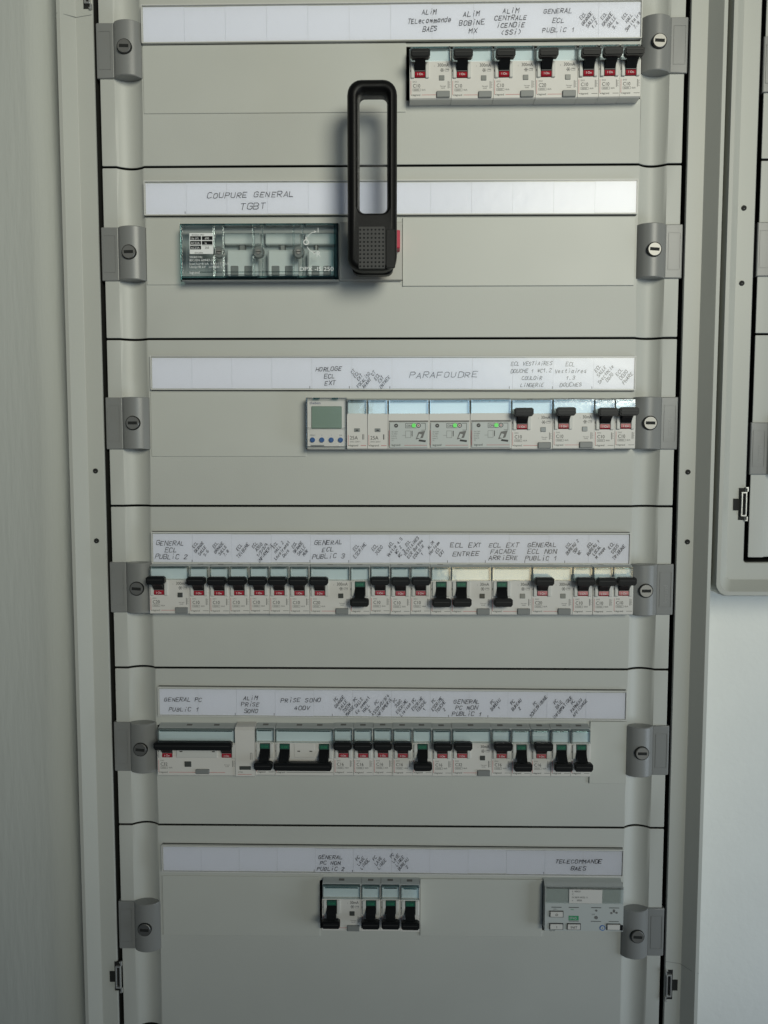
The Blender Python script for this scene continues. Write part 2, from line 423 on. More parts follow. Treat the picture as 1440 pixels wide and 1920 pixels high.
# dark lower edge lock row just out of frame is not built; plates of the neighbour cabinet
z2 = [ZT+.050, zw(303), zw(628), ZB2]
x2 = at(1407, 900, 0).x+W/2
for i in range(3):
    t = faceplate(x2, z2[i], z2[i+1], None, ['upper blank faceplate of the neighbouring cabinet at the right edge', 'middle blank faceplate of the neighbouring cabinet at the right edge', 'lower blank faceplate of the neighbouring cabinet with an embossed grey lock'][i], 'faceplates of the neighbouring cabinet')
    pz = [at(1425, 120, -.002).z, at(1425, 467, -.002).z, at(1425, 841, -.002).z][i]
    for s in (-1, 1):
        rt = lock_mesh(s, brand=(i == 2)).build('lock', t, smooth=True)
        rt.location = ((W/2-(FL+GR)/2)*s, 0, pz-t.location.z); barrel(rt)
# ---------------------------------------------------------------- blanking plates
def blank(p0, p1, label, th=.0008):
    a = at(*p0, -th); c = at(*p1, -th); mb = MB()
    t = tag(MB().box(0, c.x-a.x, -th, .002, 0, a.z-c.z, M_blank, .0003).build('blanking_plate', None, (a.x, 0, c.z)), label, 'blanking plate', 'cream blanking plates')
    return t
blank((267, 82), (761, 210), 'wide cream blanking plate left of the seven breakers in the top row')
blank((273, 409), (338, 534), 'small cream blanking plate left of the clear covered main switch')
blank((755, 408), (1189, 535), 'wide cream blanking plate right of the big black handle', .0014)
blank((282, 735), (574, 856), 'cream blanking plate left of the digital timer')
blank((1107, 1353), (1174, 1470), 'small cream blanking plate right of the last breaker in the fifth row', .0014)
blank((304, 1642), (600, 1756), 'cream blanking plate left of the four breakers in the bottom row')
blank((788, 1648), (1016, 1757), 'cream blanking plate between the bottom breakers and the remote control unit', .0014)
# ---------------------------------------------------------------- devices
def parts(name): return empty(name)
def body_mesh(n, cover=True, cap=True):
    w = n*M-.0003; mb = MB()
    if cover:
        prof = [(F+.0012, 0), (F, .0008), (F, .0305), (F+.0030, .0307), (F+.0030, .0400), (F+.0045, .0425), (F+.0150, .0452), (.02, .0452), (.02, 0)]
    else:
        prof = [(F, -.0008), (F-.0016, .0004), (F-.0016, .0425), (F+.0010, .0447), (F+.0150, .0458), (.02, .0458), (.02, -.0008)]
    mb.prism_x(prof, .00015, .00015+w, M_body)
    if cover: mb.prism_x([(F+.0028, .0404), (F+.0043, .0428), (F+.0150, .0455), (.0195, .0455), (.0195, .0440), (F+.0060, .0404)], .0001, .0002+w, M_cap)
    return mb
def cover_mesh(n):
    w = n*M; mb = MB(); x0, x1 = .0009, w-.0009; y0, y1 = F-.0004, F+.0029; z0, z1 = .0309, .0425
    mb.rect(x0, x1, z0, z1, y0, M_clear)
    mb.add([(x0, y0, z0), (x0, y1, z0), (x0, y1, z1), (x0, y0, z1)], [(0, 1, 2, 3)], M_edge)
    mb.add([(x1, y0, z0), (x1, y1, z0), (x1, y1, z1), (x1, y0, z1)], [(0, 1, 2, 3)], M_edge)
    mb.add([(x0, y0, z1), (x1, y0, z1), (x1, y1+.002, z1), (x0, y1+.002, z1)], [(0, 1, 2, 3)], M_edge)
    # moulded inner rim and finger notch
    e = .00055
    for a, c in ((x0, x0+e), (x1-e, x1)): mb.box(a, c, y0-.0001, y0+.001, z0, z1, M_clear)
    mb.box(x0+.002, x1-.002, y0-.0006, y0+.0004, z1-.0012, z1-.0007, M_edge)
    return mb
def card_mesh(n):
    w = n*M; return MB().rect(.0012, w-.0012, .0312, .0402, F+.0029, M_slip)
def cheeks(mb, cx, sides=(-1, 1)):
    for s in sides:
        a, c = sorted((cx+s*.0046, cx+s*.0077)); mb.box(a, c, F-.0016, F+.001, .0168, .0300, M_cheek, .0005)
    mb.rect(cx-.0046, cx+.0046, .0172, .0300, F-.0001, M_dark)  # flat dark panel painted as the shade of a slot recess
def tog_profile(on):
    # side outline (y,z) of the lever
    c = .0225
    if on: st = [(F-.0002, .0205), (F-.0065, .0262), (F-.0100, .0285), (F-.0095, .0330), (F-.0002, .0285)]
    else: st = [(F-.0002, .0245), (F-.0065, .0188), (F-.0100, .0165), (F-.0095, .0120), (F-.0002, .0165)]
    return st
def toggle_mesh(on, cx, x0=None, x1=None, stems=None):
    mb = MB(); stems = stems or [cx]
    for s in stems: mb.prism_x(tog_profile(on), s-.0043, s+.0043, M_black)
    x0 = cx-.0081 if x0 is None else x0; x1 = cx+.0081 if x1 is None else x1
    zc = .0318 if on else .0133
    pr = [(x0+.0014, zc-.0037), (x1-.0014, zc-.0037), (x1, zc-.0019), (x1, zc+.0022), (x1-.0016, zc+.0034), (x0+.0016, zc+.0034), (x0, zc+.0022), (x0, zc-.0019)]
    mb.prism_y(pr, F-.0125, F-.0070, M_black, .0009, 2)
    mb.box(x0+.0015, x1-.0015, F-.0128, F-.0118, zc+.0004, zc+.0008, M_pad)
    return mb
def indic(parent, on, cx):
    if on:
        mb = MB().prism_x([(F-.0012, .0175), (F-.0020, .0185), (F-.0014, .0218), (F, .0220), (F, .0175)], cx-.0042, cx+.0042, M_red)
        mb.text('I On', cx, .0186, .0018, F-.00215, M_white, 'c')
        mb.box(cx-.0042, cx+.0042, F-.0024, F-.001, .0218, .0221, M_grey)
    else:
        mb = MB().prism_x([(F-.0004, .0250), (F-.0016, .0255), (F-.0016, .0292), (F, .0296), (F, .0250)], cx-.0042, cx+.0042, M_green)
        mb.text('O Off', cx, .0266, .0016, F-.0018, M_gprint, 'c')
    o = mb.build('on_indicator' if on else 'off_indicator', parent); return o
def print_mesh(n, amp, kind, off=False):
    y = F-.00012; mb = MB(); w = n*M
    mb.rect(.0010, .0013, .0035, .0150, y, M_redp)
    mb.rect(.0013, .0024, .0032, .0036, y, M_ink)
    mb.text('legrand', .0027, .0028, .0015, y, M_ink, 'l')
    xe = w-.0098 if kind == 'rcd' else w-.0008
    mb.rect(.0103 if n > 1 else .0118, xe, .0033, .0036, y, M_redp if kind == 'rcd' else M_ink)
    if not off:
        mb.text('DX3', .0027, .0136, .0012, y, M_ink2); mb.text(amp, .0027, .0095, .0029, y, M_ink, cw=.9)
    z = .0066
    mb.rect(.0027, .0092, z, z+.0002, y, M_ink2); mb.rect(.0027, .0092, z+.0018, z+.0020, y, M_ink2)
    mb.rect(.0027, .0029, z, z+.0020, y, M_ink2); mb.rect(.0090, .0092, z, z+.0020, y, M_ink2)
    mb.text('4500', .0034, z+.0004, .0012, y, M_ink2, cw=1.3); mb.text('6kA', .0102, z+.0004, .0014, y, M_ink2)
    xs = w-.0030
    if not off or n > 1:
        mb.rect(xs, xs+.0004, .0085, .0145, y, M_ink); mb.rect(xs+.0012, xs+.0014, .0090, .0140, y, M_ink2)
        for k in range(3): mb.rect(xs+.0012, xs+.0022, .0092+.0022*k, .0094+.0022*k, y, M_ink2)
    mb.rect(.0006, .0016, .0222, .0240, y, M_ink)
    if kind != 'rcd' and not off:
        mb.rect(.0006, .0042, .0164, .0166, y, M_ink2)
    return mb
def rcd_print(mb, x, ma):
    y = F-.00012
    mb.text(ma+'mA', x+.0155, .0262, .0027, y, M_ink, 'r', .85); mb.text('I', x+(.0030 if ma == '300' else .0052), .0262, .0012, y, M_ink2)
    cx = x+.0098
    for k in range(6):
        a = k*math.pi/3; dx, dz = math.cos(a)*.0013, math.sin(a)*.0013
        mb.box(cx+dx-.0003, cx+dx+.0003, y-.00002, y+.0001, .0234+dz-.0003, .0234+dz+.0003, M_ink)
    mb.rect(cx-.0006, cx+.0006, .0228, .0240, y, M_ink2)
    mb.rect(cx+.0024, cx+.0058, .0224, .0226, y, M_ink2); mb.rect(cx+.0024, cx+.0058, .0242, .0244, y, M_ink2)
    mb.rect(cx+.0024, cx+.0026, .0224, .0244, y, M_ink2); mb.rect(cx+.0056, cx+.0058, .0224, .0244, y, M_ink2)
    mb.text('~', cx+.0032, .0227, .0030, y, M_ink2)
    mb.text('Test each', x+.0105, .0100, .0009, y, M_ink, 'c'); mb.text('month', x+.0105, .0085, .0009, y, M_ink, 'c')
PROTO = {}
def breaker(kind, amp='C10', on=True, ma='300', light=False):
    key = (kind, amp, on, ma, light)
    if key in PROTO: return copy_tree(PROTO[key])
    nm = {'mcb': 'circuit_breaker', 'rcd': 'residual_current_breaker', 'mcb3': 'three_pole_breaker', 'rcd4': 'four_pole_residual_current_breaker'}[kind]
    n = {'mcb': 1, 'rcd': 2, 'mcb3': 3, 'rcd4': 4}[kind]; t = empty(nm)
    stems = {'mcb': [M/2], 'rcd': [M/2], 'mcb3': [M*.5, M*2.5], 'rcd4': [M*.52, M*3.55]}[kind]
    bd = body_mesh(n)
    for q, s in enumerate(stems): cheeks(bd, s, (-1, 1) if n < 3 else ((-1,) if q == 0 else (1,)))
    if n >= 3:
        bd.box(stems[0]+.0085, stems[-1]-.0085, F-(.0014 if n == 4 else .0003), F+.001, .0172, .0300, M_cheek if n == 4 else M_body, .0003)
        for x in (stems[0]+.0115, stems[-1]-.0130): bd.box(x, x+.0024, F-(.0018 if n == 4 else .0006), F+.001, .0228, .0235, M_black)
    bd.build('body', t)
    card_mesh(n).build('label_card', t); cover_mesh(n).build('clear_cover', t)
    if n >= 3: toggle_mesh(on, 0, .0004, n*M-.0012, stems).build('toggle', t, smooth=False)
    else: toggle_mesh(on, M/2).build('toggle', t)
    for s in stems: indic(t, on, s)
    pm = print_mesh(n, amp, 'rcd' if 'rcd' in kind else 'mcb', not on)
    if kind == 'rcd':
        rcd_print(pm, M, ma)
        MB().box(M+.0072, M+.0118, F-.0006, F+.001, .0150, .0192, M_winl if light else M_win, .0003).build('test_window', t)
        MB().box(M+.0050, M+.0163, F-.0016, F+.001, .0008, .0062, M_grey, .0005).build('test_button', t)
    if kind == 'rcd4':
        rcd_print(pm, 2.95*M, ma)
        MB().box(M*1.38, M*1.38+.0062, F-.0006, F+.001, .0085, .0135, M_win, .0003).build('test_window', t)
        MB().box(M*1.95, M*1.95+.0125, F-.0016, F+.001, .0022, .0066, M_grey, .0005).build('test_button', t)
    pm.build('printing', t)
    # cap marks
    mb = MB()
    for x in ([n*M/2-.003] if n < 3 else [n*M*.35, n*M*.7]):
        mb.add([(x, F+.0076, .04368), (x+.005, F+.0076, .04368), (x+.005, F+.0102, .04434), (x, F+.0102, .04434)], [(0, 1, 2, 3)], M_ink2)
    mb.build('cap_mark', t)
    PROTO[key] = t; return t
def contactor():
    t = empty('contactor'); bd = body_mesh(1); bd.build('body', t); card_mesh(1).build('label_card', t); cover_mesh(1).build('clear_cover', t)
    y = F-.00012; mb = MB()
    mb.rect(.0010, .0013, .0035, .0125, y, M_redp); mb.text('25A', .0024, .0085, .0031, y, M_ink, cw=.95)
    mb.text('2NO 250V~', .0024, .0060, .0013, y, M_ink2); mb.text('legrand', .0026, .0026, .0017, y, M_ink)
    mb.rect(.0118, .0165, .0031, .0035, y, M_redp); mb.rect(.0010, .0024, .0030, .0034, y, M_ink)
    mb.rect(.0135, .0142, .0085, .0130, y, M_ink); mb.rect(.0148, .0150, .0085, .0130, y, M_ink2); mb.build('printing', t)
    MB().box(.0062, .0112, F-.0004, F+.001, .0150, .0182, M_winl, .0003).box(.0078, .0098, F-.0007, F, .0160, .0170, M_ink, 0).build('status_window', t)
    return t
def auxiliary():
    t = empty('modular_contactor'); body_mesh(1, cover=False).build('body', t); y = F-.00172
    MB().box(.0036, .0140, F-.0020, F+.001, .0062, .0096, M_win, .0003).build('status_window', t)
    mb = MB(); mb.rect(.0020, .0145, .0018, .0021, y, M_redp); mb.text('CT25', .0022, .0034, .0013, y, M_ink2)
    mb.rect(.0135, .0138, .0155, .0215, y, M_ink); mb.rect(.0150, .0153, .0155, .0215, y, M_ink); mb.rect(.0135, .0153, .0214, .0217, y, M_ink2)
    mb.build('printing', t); return t
def surge():
    t = empty('surge_protector'); n = 2; bd = body_mesh(n)
    bd.build('body', t)
    MB().box(.0012, 2*M-.0010, F-.0012, F+.001, .0012, .0235, M_device, .0004).build('cartridge', t)
    card_mesh(n).build('label_card', t); cover_mesh(n).build('clear_cover', t)
    y = F-.00135; mb = MB()
    mb.rect(.0008, 2*M-.0008, .0237, .0249, F-.0002, M_ink2)
    mb.disc(.0070, .0205, .0017, y-.0001, y+.0001, M_ink, 14)
    mb.text('LP', .0070, .0200, .0011, y-.00012, M_white, 'c')
    for (x0, x1, z0, z1) in ((.0150, .0245, .0184, .0187), (.0150, .0245, .0222, .0225), (.0150, .0153, .0184, .0225)): mb.rect(x0, x1, z0, z1, y, M_ink)
    mb.text('ON', .0158, .0193, .0020, y, M_ink)
    mb.disc(.0262, .0206, .0020, y-.0001, y+.0001, M_ink, 16); mb.disc(.0262, .0206, .0014, y-.00014, y, M_device, 16); mb.disc(.0262, .0206, .0006, y-.0002, y, M_redp, 10)
    mb.rect(.0282, .0322, .0222, .0225, y, M_ink); mb.rect(.0320, .0323, .0165, .0225, y, M_ink); mb.rect(.0286, .0320, .0164, .0167, y, M_ink)
    for k in range(5): mb.text(['Up 1,2kV', 'Uc 320V', 'In 8 kA', 'Imax 12', 'T2'][k], .0030, .0148-.0019*k, .0010, y, M_ink2)
    mb.rect(.0122, .0150, .0120, .0122, y, M_ink2)
    for (x0, x1, z0, z1) in ((.0150, .0196, .0100, .0102), (.0150, .0196, .0158, .0160), (.0150, .0152, .0100, .0160), (.0194, .0196, .0100, .0160)): mb.rect(x0, x1, z0, z1, y, M_ink2)
    mb.rect(.0204, .0210, .0112, .0160, y, M_ink)
    # little pictogram of a hand pulling the cartridge
    for (pts) in ([(.0238, .0085), (.0262, .0150), (.0320, .0160), (.0300, .0100)], ):
        mb.add([(a, y, c) for a, c in pts], [(0, 1, 2, 3)], M_ink2)
    mb.add([(a, y-.00005, c) for a, c in [(.0262, .0070), (.0268, .0086), (.0326, .0078), (.0322, .0062)]], [(0, 1, 2, 3)], M_ink)
    mb.add([(a, y-.00005, c) for a, c in [(.0250, .0100), (.0268, .0135), (.0290, .0128), (.0276, .0094)]], [(0, 1, 2, 3)], M_device)
    mb.rect(.0010, .0013, .0035, .0165, y, M_redp); mb.text('legrand', .0030, .0030, .0018, y, M_ink); mb.rect(.0140, .0335, .0034, .0037, y, M_redp)
    mb.build('printing', t)
    MB().disc(.0222, .0206, .0018, y-.0004, y+.0002, M_led, 16).build('green_lamp', t)
    return t
def timer():
    t = empty('digital_timer'); w = 2*M
    MB().prism_x([(F+.002, 0), (F+.001, .0008), (F+.001, .0435), (F+.004, .0452), (.02, .0452), (.02, 0)], .0010, w-.0008, M_body).build('body', t)
    MB().box(.0045, w-.0045, F+.0002, F+.002, .0180, .0375, M_lcd, .0006).build('display', t)
    for k, s in enumerate(('MENU', '<', '>', 'OK')):
        x = .0055+.0081*k
        MB().disc(x, .0083, .0022, F-.0006, F+.002, M_blue, 18, .0004).build('button', t)
    mb = MB(); y = F+.00085
    mb.text('theben', .0030, .0392, .0022, y, M_navy, cw=1.1)
    for k, s in enumerate(('MENU', '<', '>', 'OK')): mb.text(s, .0055+.0081*k, .0118, .0012, y, M_ink2, 'c')
    mb.box(.0040, .0155, F+.0004, F+.002, .0030, .0040, M_grey, 0); mb.build('printing', t)
    mb = MB(); x0, x1, z0, z1, y0 = .0002, w-.0002, .0006, .0446, F-.0022
    mb.rect(x0, x1, z0, z1, y0, M_film)
    for a in ((x0, .0012), (x1-.0010, .0010)): mb.box(a[0], a[0]+a[1], y0-.0002, F+.002, z0, z1, M_rail)
    mb.box(x0, x1, y0-.0002, F+.002, z1-.0018, z1, M_rail); mb.box(x0+.0002, x1-.0002, y0-.0004, y0+.0006, .0185, .0189, M_rail)
    mb.box(x0, x1, y0-.0002, F+.002, z0, z0+.0022, M_rail)
    for x in (.0066, .0225): mb.box(x, x+.0055, y0-.0006, y0+.0005, z1-.0014, z1-.0002, M_edge)
    mb.build('clear_flap', t); return t
def remote():
    t = empty('remote_control_unit'); w = 4*M; g = F+.001
    prof = [(g+.0012, 0), (g, .0008), (g, .0262), (g+.0006, .0268), (g+.0006, .0410), (g+.003, .0415), (g+.0130, .0452), (.02, .0452), (.02, 0)]
    MB().prism_x(prof, .0003, w-.0003, M_device).build('body', t)
    MB().rect(.0010, w-.0010, .0268, .0405, g-.0004, M_clear).box(.0010, w-.0010, g-.0006, g+.002, .0405, .0411, M_rail).build('clear_cover', t)
    mb = MB(); y = g-.0008; mb.box(.0215, .0510, g-.0007, g, .0272, .0400, M_body, 0)
    for k, s in enumerate(('L  00625', 'C', 'N 2019 W32 11', 'v      0020')): mb.text(s, .0240, .0376-.0028*k, .0015, y, M_ink)
    mb.build('sticker', t)
    mb = MB(); y = g-.00015
    for x in (.0060, .0215, .0415, .0575):
        mb.rect(x, x+.0090, .0226, .0232, y, M_ink)
    mb.text('230V~', .0075, .0206, .0010, y, M_ink2)
    mb.rect(.0215, .0305, .0108, .0150, y, M_gprint); mb.text('IP40', .0222, .0116, .0026, y-.0001, M_device)
    mb.rect(.0215, .0305, .0098, .0103, y, M_ink); mb.rect(.0415, .0505, .0098, .0103, y, M_ink); mb.rect(.0575, .0665, .0098, .0103, y, M_ink)
    mb.disc(.0462, .0202, .0010, y-.0001, y+.0001, M_ink2, 10); mb.disc(.0462, .0136, .0016, y-.0001, y+.0001, M_ink2, 10)
    for dx, dz in ((0, 0), (-.0022, -.0026), (.0024, -.0022), (0, -.0012)): mb.disc(.0620+dx, .0206+dz, .0010, y-.0001, y+.0001, M_ink2, 10)
    mb.text('legrand', .0045, .0004, .0012, y, M_ink); mb.text('BAES', .0232, .0206, .0010, y, M_gprint); mb.text('TEST', .0420, .0160, .0010, y, M_ink2)
    mb.disc(.0520, .0040, .0026, y-.0001, y+.0001, M_bprint, 18); mb.disc(.0520, .0040, .0018, y-.0002, y, M_device, 18); mb.text('i', .0520, .0030, .0022, y-.0003, M_bprint, 'c')
    mb.build('printing', t)
    for (x, z, s) in ((.0048, .0142, '\u00d8'), (.0048, .0026, '1'), (.0205, .0026, 'INIT'), (.0560, .0028, '')):
        b2 = MB().box(x-.0004, x+.0119, g-.0008, g+.001, z-.0004, z+.0054, M_ink, 0).box(x, x+.0112, g-.0016, g+.001, z+.0002, z+.0050, M_body, .0003)
        if s: b2.text(s, x+.0056, z+.0014, .0022, g-.0017, M_ink, 'c')
        b2.build('button', t)
    MB().box(.0682, .0700, g-.0012, g+.001, .0022, .0070, M_black, 0).build('connector', t)
    return t
def row_frame(pl, pr):
    """origin at pl, x axis through pr, on the plane y=F"""
    a = at(*pl, F); c = at(*pr, F); return a, math.atan2(c.z-a.z, c.x-a.x), (c-a).length
def place(o, rowf, k, total, label, cat, group=None):
    a, ang, L = rowf; d = L*k/total
    o.location = (a.x+d*math.cos(ang), R.uniform(-.0005, .0004), a.z+d*math.sin(ang)+R.uniform(-.00022, .00022)); o.rotation_euler = (R.uniform(-.006, .006), -ang+R.uniform(-.004, .004), R.uniform(-.004, .004))
    sx = L/total/M; o.scale = (sx, 1, 1)
    tag(o, label, cat, group)
GB = 'circuit breakers clipped in rows'; GR_ = 'residual current breakers'
def run(rowf, total, items):
    k = 0
    for it in items:
        kind, lab = it[0], it[1]; kw = it[2] if len(it) > 2 else {}
        if kind == 'gap': k += lab; continue
        if kind in ('mcb', 'rcd', 'mcb3', 'rcd4'):
            o = breaker(kind, **kw); n = {'mcb': 1, 'rcd': 2, 'mcb3': 3, 'rcd4': 4}[kind]
            cat = 'circuit breaker'; g = GR_ if kind == 'rcd' else (GB if kind == 'mcb' else None)
        elif kind == 'contactor': o = contactor() if 'c' not in PROTO else copy_tree(PROTO['c']); PROTO['c'] = PROTO.get('c', o); n = 1; cat = 'contactor'; g = 'grey contactors'
        elif kind == 'aux': o = auxiliary(); n = 1; cat = 'contactor'; g = None
        elif kind == 'surge': o = surge() if 's' not in PROTO else copy_tree(PROTO['s']); PROTO['s'] = PROTO.get('s', o); n = 2; cat = 'surge protector'; g = 'surge protectors with green lamps'
        elif kind == 'timer': o = timer(); n = 2; cat = 'timer'; g = None
        elif kind == 'remote': o = remote(); n = 4; cat = 'control unit'; g = None
        place(o, rowf, k, total, lab, cat, g); k += n
UP = 'toggle up, red mark showing'; DN = 'toggle down, green mark showing'
r300 = dict(ma='300', light=True); r30 = dict(ma='30', light=True)
# row 1
run(row_frame((768, 187), (1201, 182)), 11, [
 ('rcd', 'wide 300mA breaker under the ALIM Telecommande BAES label, leftmost in the top row', r300),
 ('rcd', 'wide 300mA breaker under the ALIM BOBINE MX label in the top row', r300),
 ('rcd', 'wide 300mA breaker under the ALIM CENTRALE label in the top row', r300),
 ('rcd', 'wide C20 300mA breaker under the GENERAL ECL PUBLIC 1 label in the top row', dict(amp='C20', ma='300', light=True)),
 ('mcb', 'narrow C10 breaker right after the wide C20 one in the top row'),
 ('mcb', 'middle one of the three narrow breakers at the right of the top row'),
 ('mcb', 'narrow breaker at the right end of the top row, touching the grey lock')])
# row 3
run(row_frame((574, 843), (1191, 842)), 16, [
 ('timer', 'digital timer with green grey display and four blue buttons'),
 ('contactor', 'grey 25A contactor right beside the digital timer'),
 ('contactor', 'grey 25A contactor left of the first green lamp surge protector'),
 ('surge', 'surge protector with green lamp, leftmost of three, beside the contactors'),
 ('surge', 'surge protector with green lamp, middle one of three'),
 ('surge', 'surge protector with green lamp, rightmost of three, beside a black toggle'),
 ('rcd', 'wide 30mA breaker under the LINGERIE label, beside the surge protectors', r30),
 ('rcd', 'wide 30mA breaker under the DOUCHES label in the third row', r30),
 ('mcb', 'narrow C10 breaker after the DOUCHES one, second from the right in the third row'),
 ('mcb', 'narrow C10 breaker at the right end of the third row beside the embossed lock')])
# row 4
def nm4(s): return 'narrow C10 breaker under the '+s+' label in the full fourth row'
off = dict(on=False)
run(row_frame((281, 1152), (1187, 1154)), 24, [
 ('rcd', 'wide C20 300mA breaker at the left end of the fourth row, under PUBLIC 2', dict(amp='C20', ma='300')),
 ('mcb', nm4('ECL GRANDE SALLE 5.6')), ('mcb', 'narrow C10 breaker just left of the one under ECL TRIBUNE, fourth row'), ('mcb', nm4('ECL TRIBUNE')), ('mcb', nm4('ECL ASSO INFIRMERIE')),
 ('mcb', nm4('ECL HALL local rangement')), ('mcb', nm4('ECL GRANDE SALLE MUR')),
 ('rcd', 'wide C20 300mA breaker under the GENERAL ECL PUBLIC 3 label in the fourth row', dict(amp='C20', ma='300')),
 ('mcb', 'narrow breaker switched off under the ECL ESCRIME label, toggle down with green mark', off), ('mcb', nm4('ECL JUDO')), ('mcb', nm4('ECL vestiaires 4.5 WC')), ('mcb', nm4('ECL vestiaires couloir')),
 ('mcb', 'narrow breaker switched off under the ALIM horloge label, toggle down with green mark', off),
 ('rcd', 'wide 30mA breaker switched off under the ECL EXT ENTREE label', dict(on=False, ma='30')),
 ('rcd', 'wide 30mA breaker switched off under the ECL EXT FACADE ARRIERE label', dict(on=False, ma='30', light=True)),
 ('rcd', 'wide C20 300mA breaker under the GENERAL ECL NON PUBLIC 1 label in the fourth row', dict(amp='C20', ma='300', light=True)),
 ('mcb', 'narrow C10 breaker right after the wide GENERAL ECL NON PUBLIC one'), ('mcb', nm4('ECL BUREAU 1')), ('mcb', nm4('ECL SOUS TRIBUNE'))])
# row 5
def nm5(s): return 'narrow breaker with toggle up under the '+s+' label in the fifth row'
def nf5(s): return 'narrow breaker with toggle down under the '+s+' label in the fifth row'
c16 = dict(amp='C16'); 
run(row_frame((296, 1454), (1107, 1457)), 22, [
 ('rcd4', 'four module C32 30mA breaker with one long black toggle bar raised, fifth row', dict(amp='C32', ma='30')),
 ('aux', 'plain light grey module without cover beside the long toggle bar breaker'),
 ('mcb', nf5('ALIM PRISE SONO'), off),
 ('mcb3', 'three module breaker with one long black toggle bar lowered, under PRISE SONO 400V', off),
 ('mcb', nm5('PC GRANDE SALLE'), c16), ('mcb', nm5('PC SALLE rangement'), c16), ('mcb', nm5('PC ASSO INFIRMERIE'), c16), ('mcb', nm5('PC JUDO'), c16),
 ('mcb', nf5('PC ESCRIME TOUCHE 1'), off), ('mcb', 'narrow toggle up breaker left of the wide C32 one in the fifth row', c16),
 ('rcd', 'wide C32 30mA breaker under the GENERAL PC NON PUBLIC 1 label in the fifth row', dict(amp='C32', ma='30')),
 ('mcb', 'narrow toggle up breaker right after the wide C32 one in the fifth row', c16), ('mcb', nf5('PC BUREAU 2'), off), ('mcb', nm5('PC SOUS TRIBUNE'), c16), ('mcb', nf5('PC BAIE INFORMATIQUE'), off), ('mcb', 'narrow breaker with toggle down at the right end of the fifth row, under PANNEAU AFFICHAGE', off)])
# row 6
run(row_frame((604, 1746), (787, 1748)), 5, [
 ('rcd', 'wide 30mA breaker switched off under the GENERAL PC NON PUBLIC 2 label, bottom row', dict(on=False, ma='30')),
 ('mcb', 'first narrow breaker beside the wide one in the bottom row', off), ('mcb', 'middle of the three narrow breakers in the bottom row', off), ('mcb', 'last narrow breaker on the right of the bottom row group', off)])
run(row_frame((1021, 1747), (1169, 1749)), 4, [('remote', 'grey remote control unit with buttons and a white sticker, bottom row right')])
# ---------------------------------------------------------------- main switch with handle
SW = empty('main_switch', at(338, 526, 0)); tag(SW, 'main isolating switch with teal clear cover and tall black loop handle', 'main switch')
def L(p): return p-SW.location
def sbox(mb, px0, py0, px1, py1, yf, yb, mt, bev=0):
    a = L(at(px0, py0, yf)); c = L(at(px1, py1, yf)); return mb.box(a.x, c.x, yf, yb, c.z, a.z, mt, bev)
mb = MB(); sbox(mb, 342, 424, 632, 520, .009, .03, M_cap); sbox(mb, 345, 437, 372, 508, .0115, .014, M_dark)
sbox(mb, 362, 428, 412, 520, .0100, .014, M_smoke, .0005); mb.build('housing', SW)
for i, (xa, xb) in enumerate(((420, 488), (497, 563), (572, 630))):
    mb = MB(); sbox(mb, xa, 437, xb, 458, .002, .012, M_smoke, .0008)
    sbox(mb, xa+2, 458, xb-2, 470, .010, .0125, M_dark)
    sbox(mb, xa+28, 455, xb-28, 472, .004, .011, M_metal, .0006) if i < 2 else sbox(mb, xa+18, 447, xb-34, 470, .004, .011, M_metal, .0006)
    sbox(mb, xa+4, 468, xb-4, 517, -.001, .0125, M_smoke, .0016)
    for k in (0, 1):
        x = xa+12+k*(xb-xa)*.38; sbox(mb, x, 498, x+15, 516, -.0016, .001, M_lock, .0006); 
    mb.build('terminal_shroud', SW)
for x in (411, 485, 560):
    mb = MB(); a = L(at(x, 473, -.012))
    mb.disc(a.x, a.z, .0050, -.0135, -.010, M_lock, 22, .0006); mb.disc(a.x, a.z, .0022, -.0142, -.0125, M_metal, 12, .0003)
    mb.box(a.x-.0020, a.x+.0020, -.0145, -.0140, a.z-.0003, a.z+.0003, M_dark); mb.build('screw', SW)
# clear cover: front, sides, ribs
mb = MB(); yf = -.014; a = L(at(338, 420, yf)); c = L(at(635, 524, yf)); x0, x1, z0, z1 = a.x, c.x, c.z, a.z
mb.rect(x0, x1, z0, z1, yf, M_teal)
for (u, v) in (((x0, z0), (x0, z1)), ((x1, z0), (x1, z1)), ((x0, z1), (x1, z1)), ((x0, z0), (x1, z0))):
    mb.add([(u[0], yf, u[1]), (v[0], yf, v[1]), (v[0], .002, v[1]), (u[0], .002, u[1])], [(0, 1, 2, 3)], M_edge)
for (q0, q1) in ((x0, x0+.0012), (x1-.0040, x1)): mb.box(q0, q1, yf-.0008, yf+.0006, z0, z1, M_edge)
mb.box(x0, x1, yf-.0008, yf+.0006, z1-.0012, z1, M_edge); mb.box(x0, x1, yf-.0008, yf+.0006, z0, z0+.0030, M_edge)
mb.box(x0+.006, x1-.009, yf-.001, yf, z0+.0062, z0+.0066, M_edge)
for x in (411, 485, 560):
    p = L(at(x, 470, yf)); mb.box(p.x-.0052, p.x-.0034, yf-.0006, yf+.003, z0+.003, z1-.001, M_clear); mb.box(p.x+.0030, p.x+.0040, yf-.0006, yf+.003, z0+.003, z1-.001, M_clear)
mb.build('clear_cover', SW)
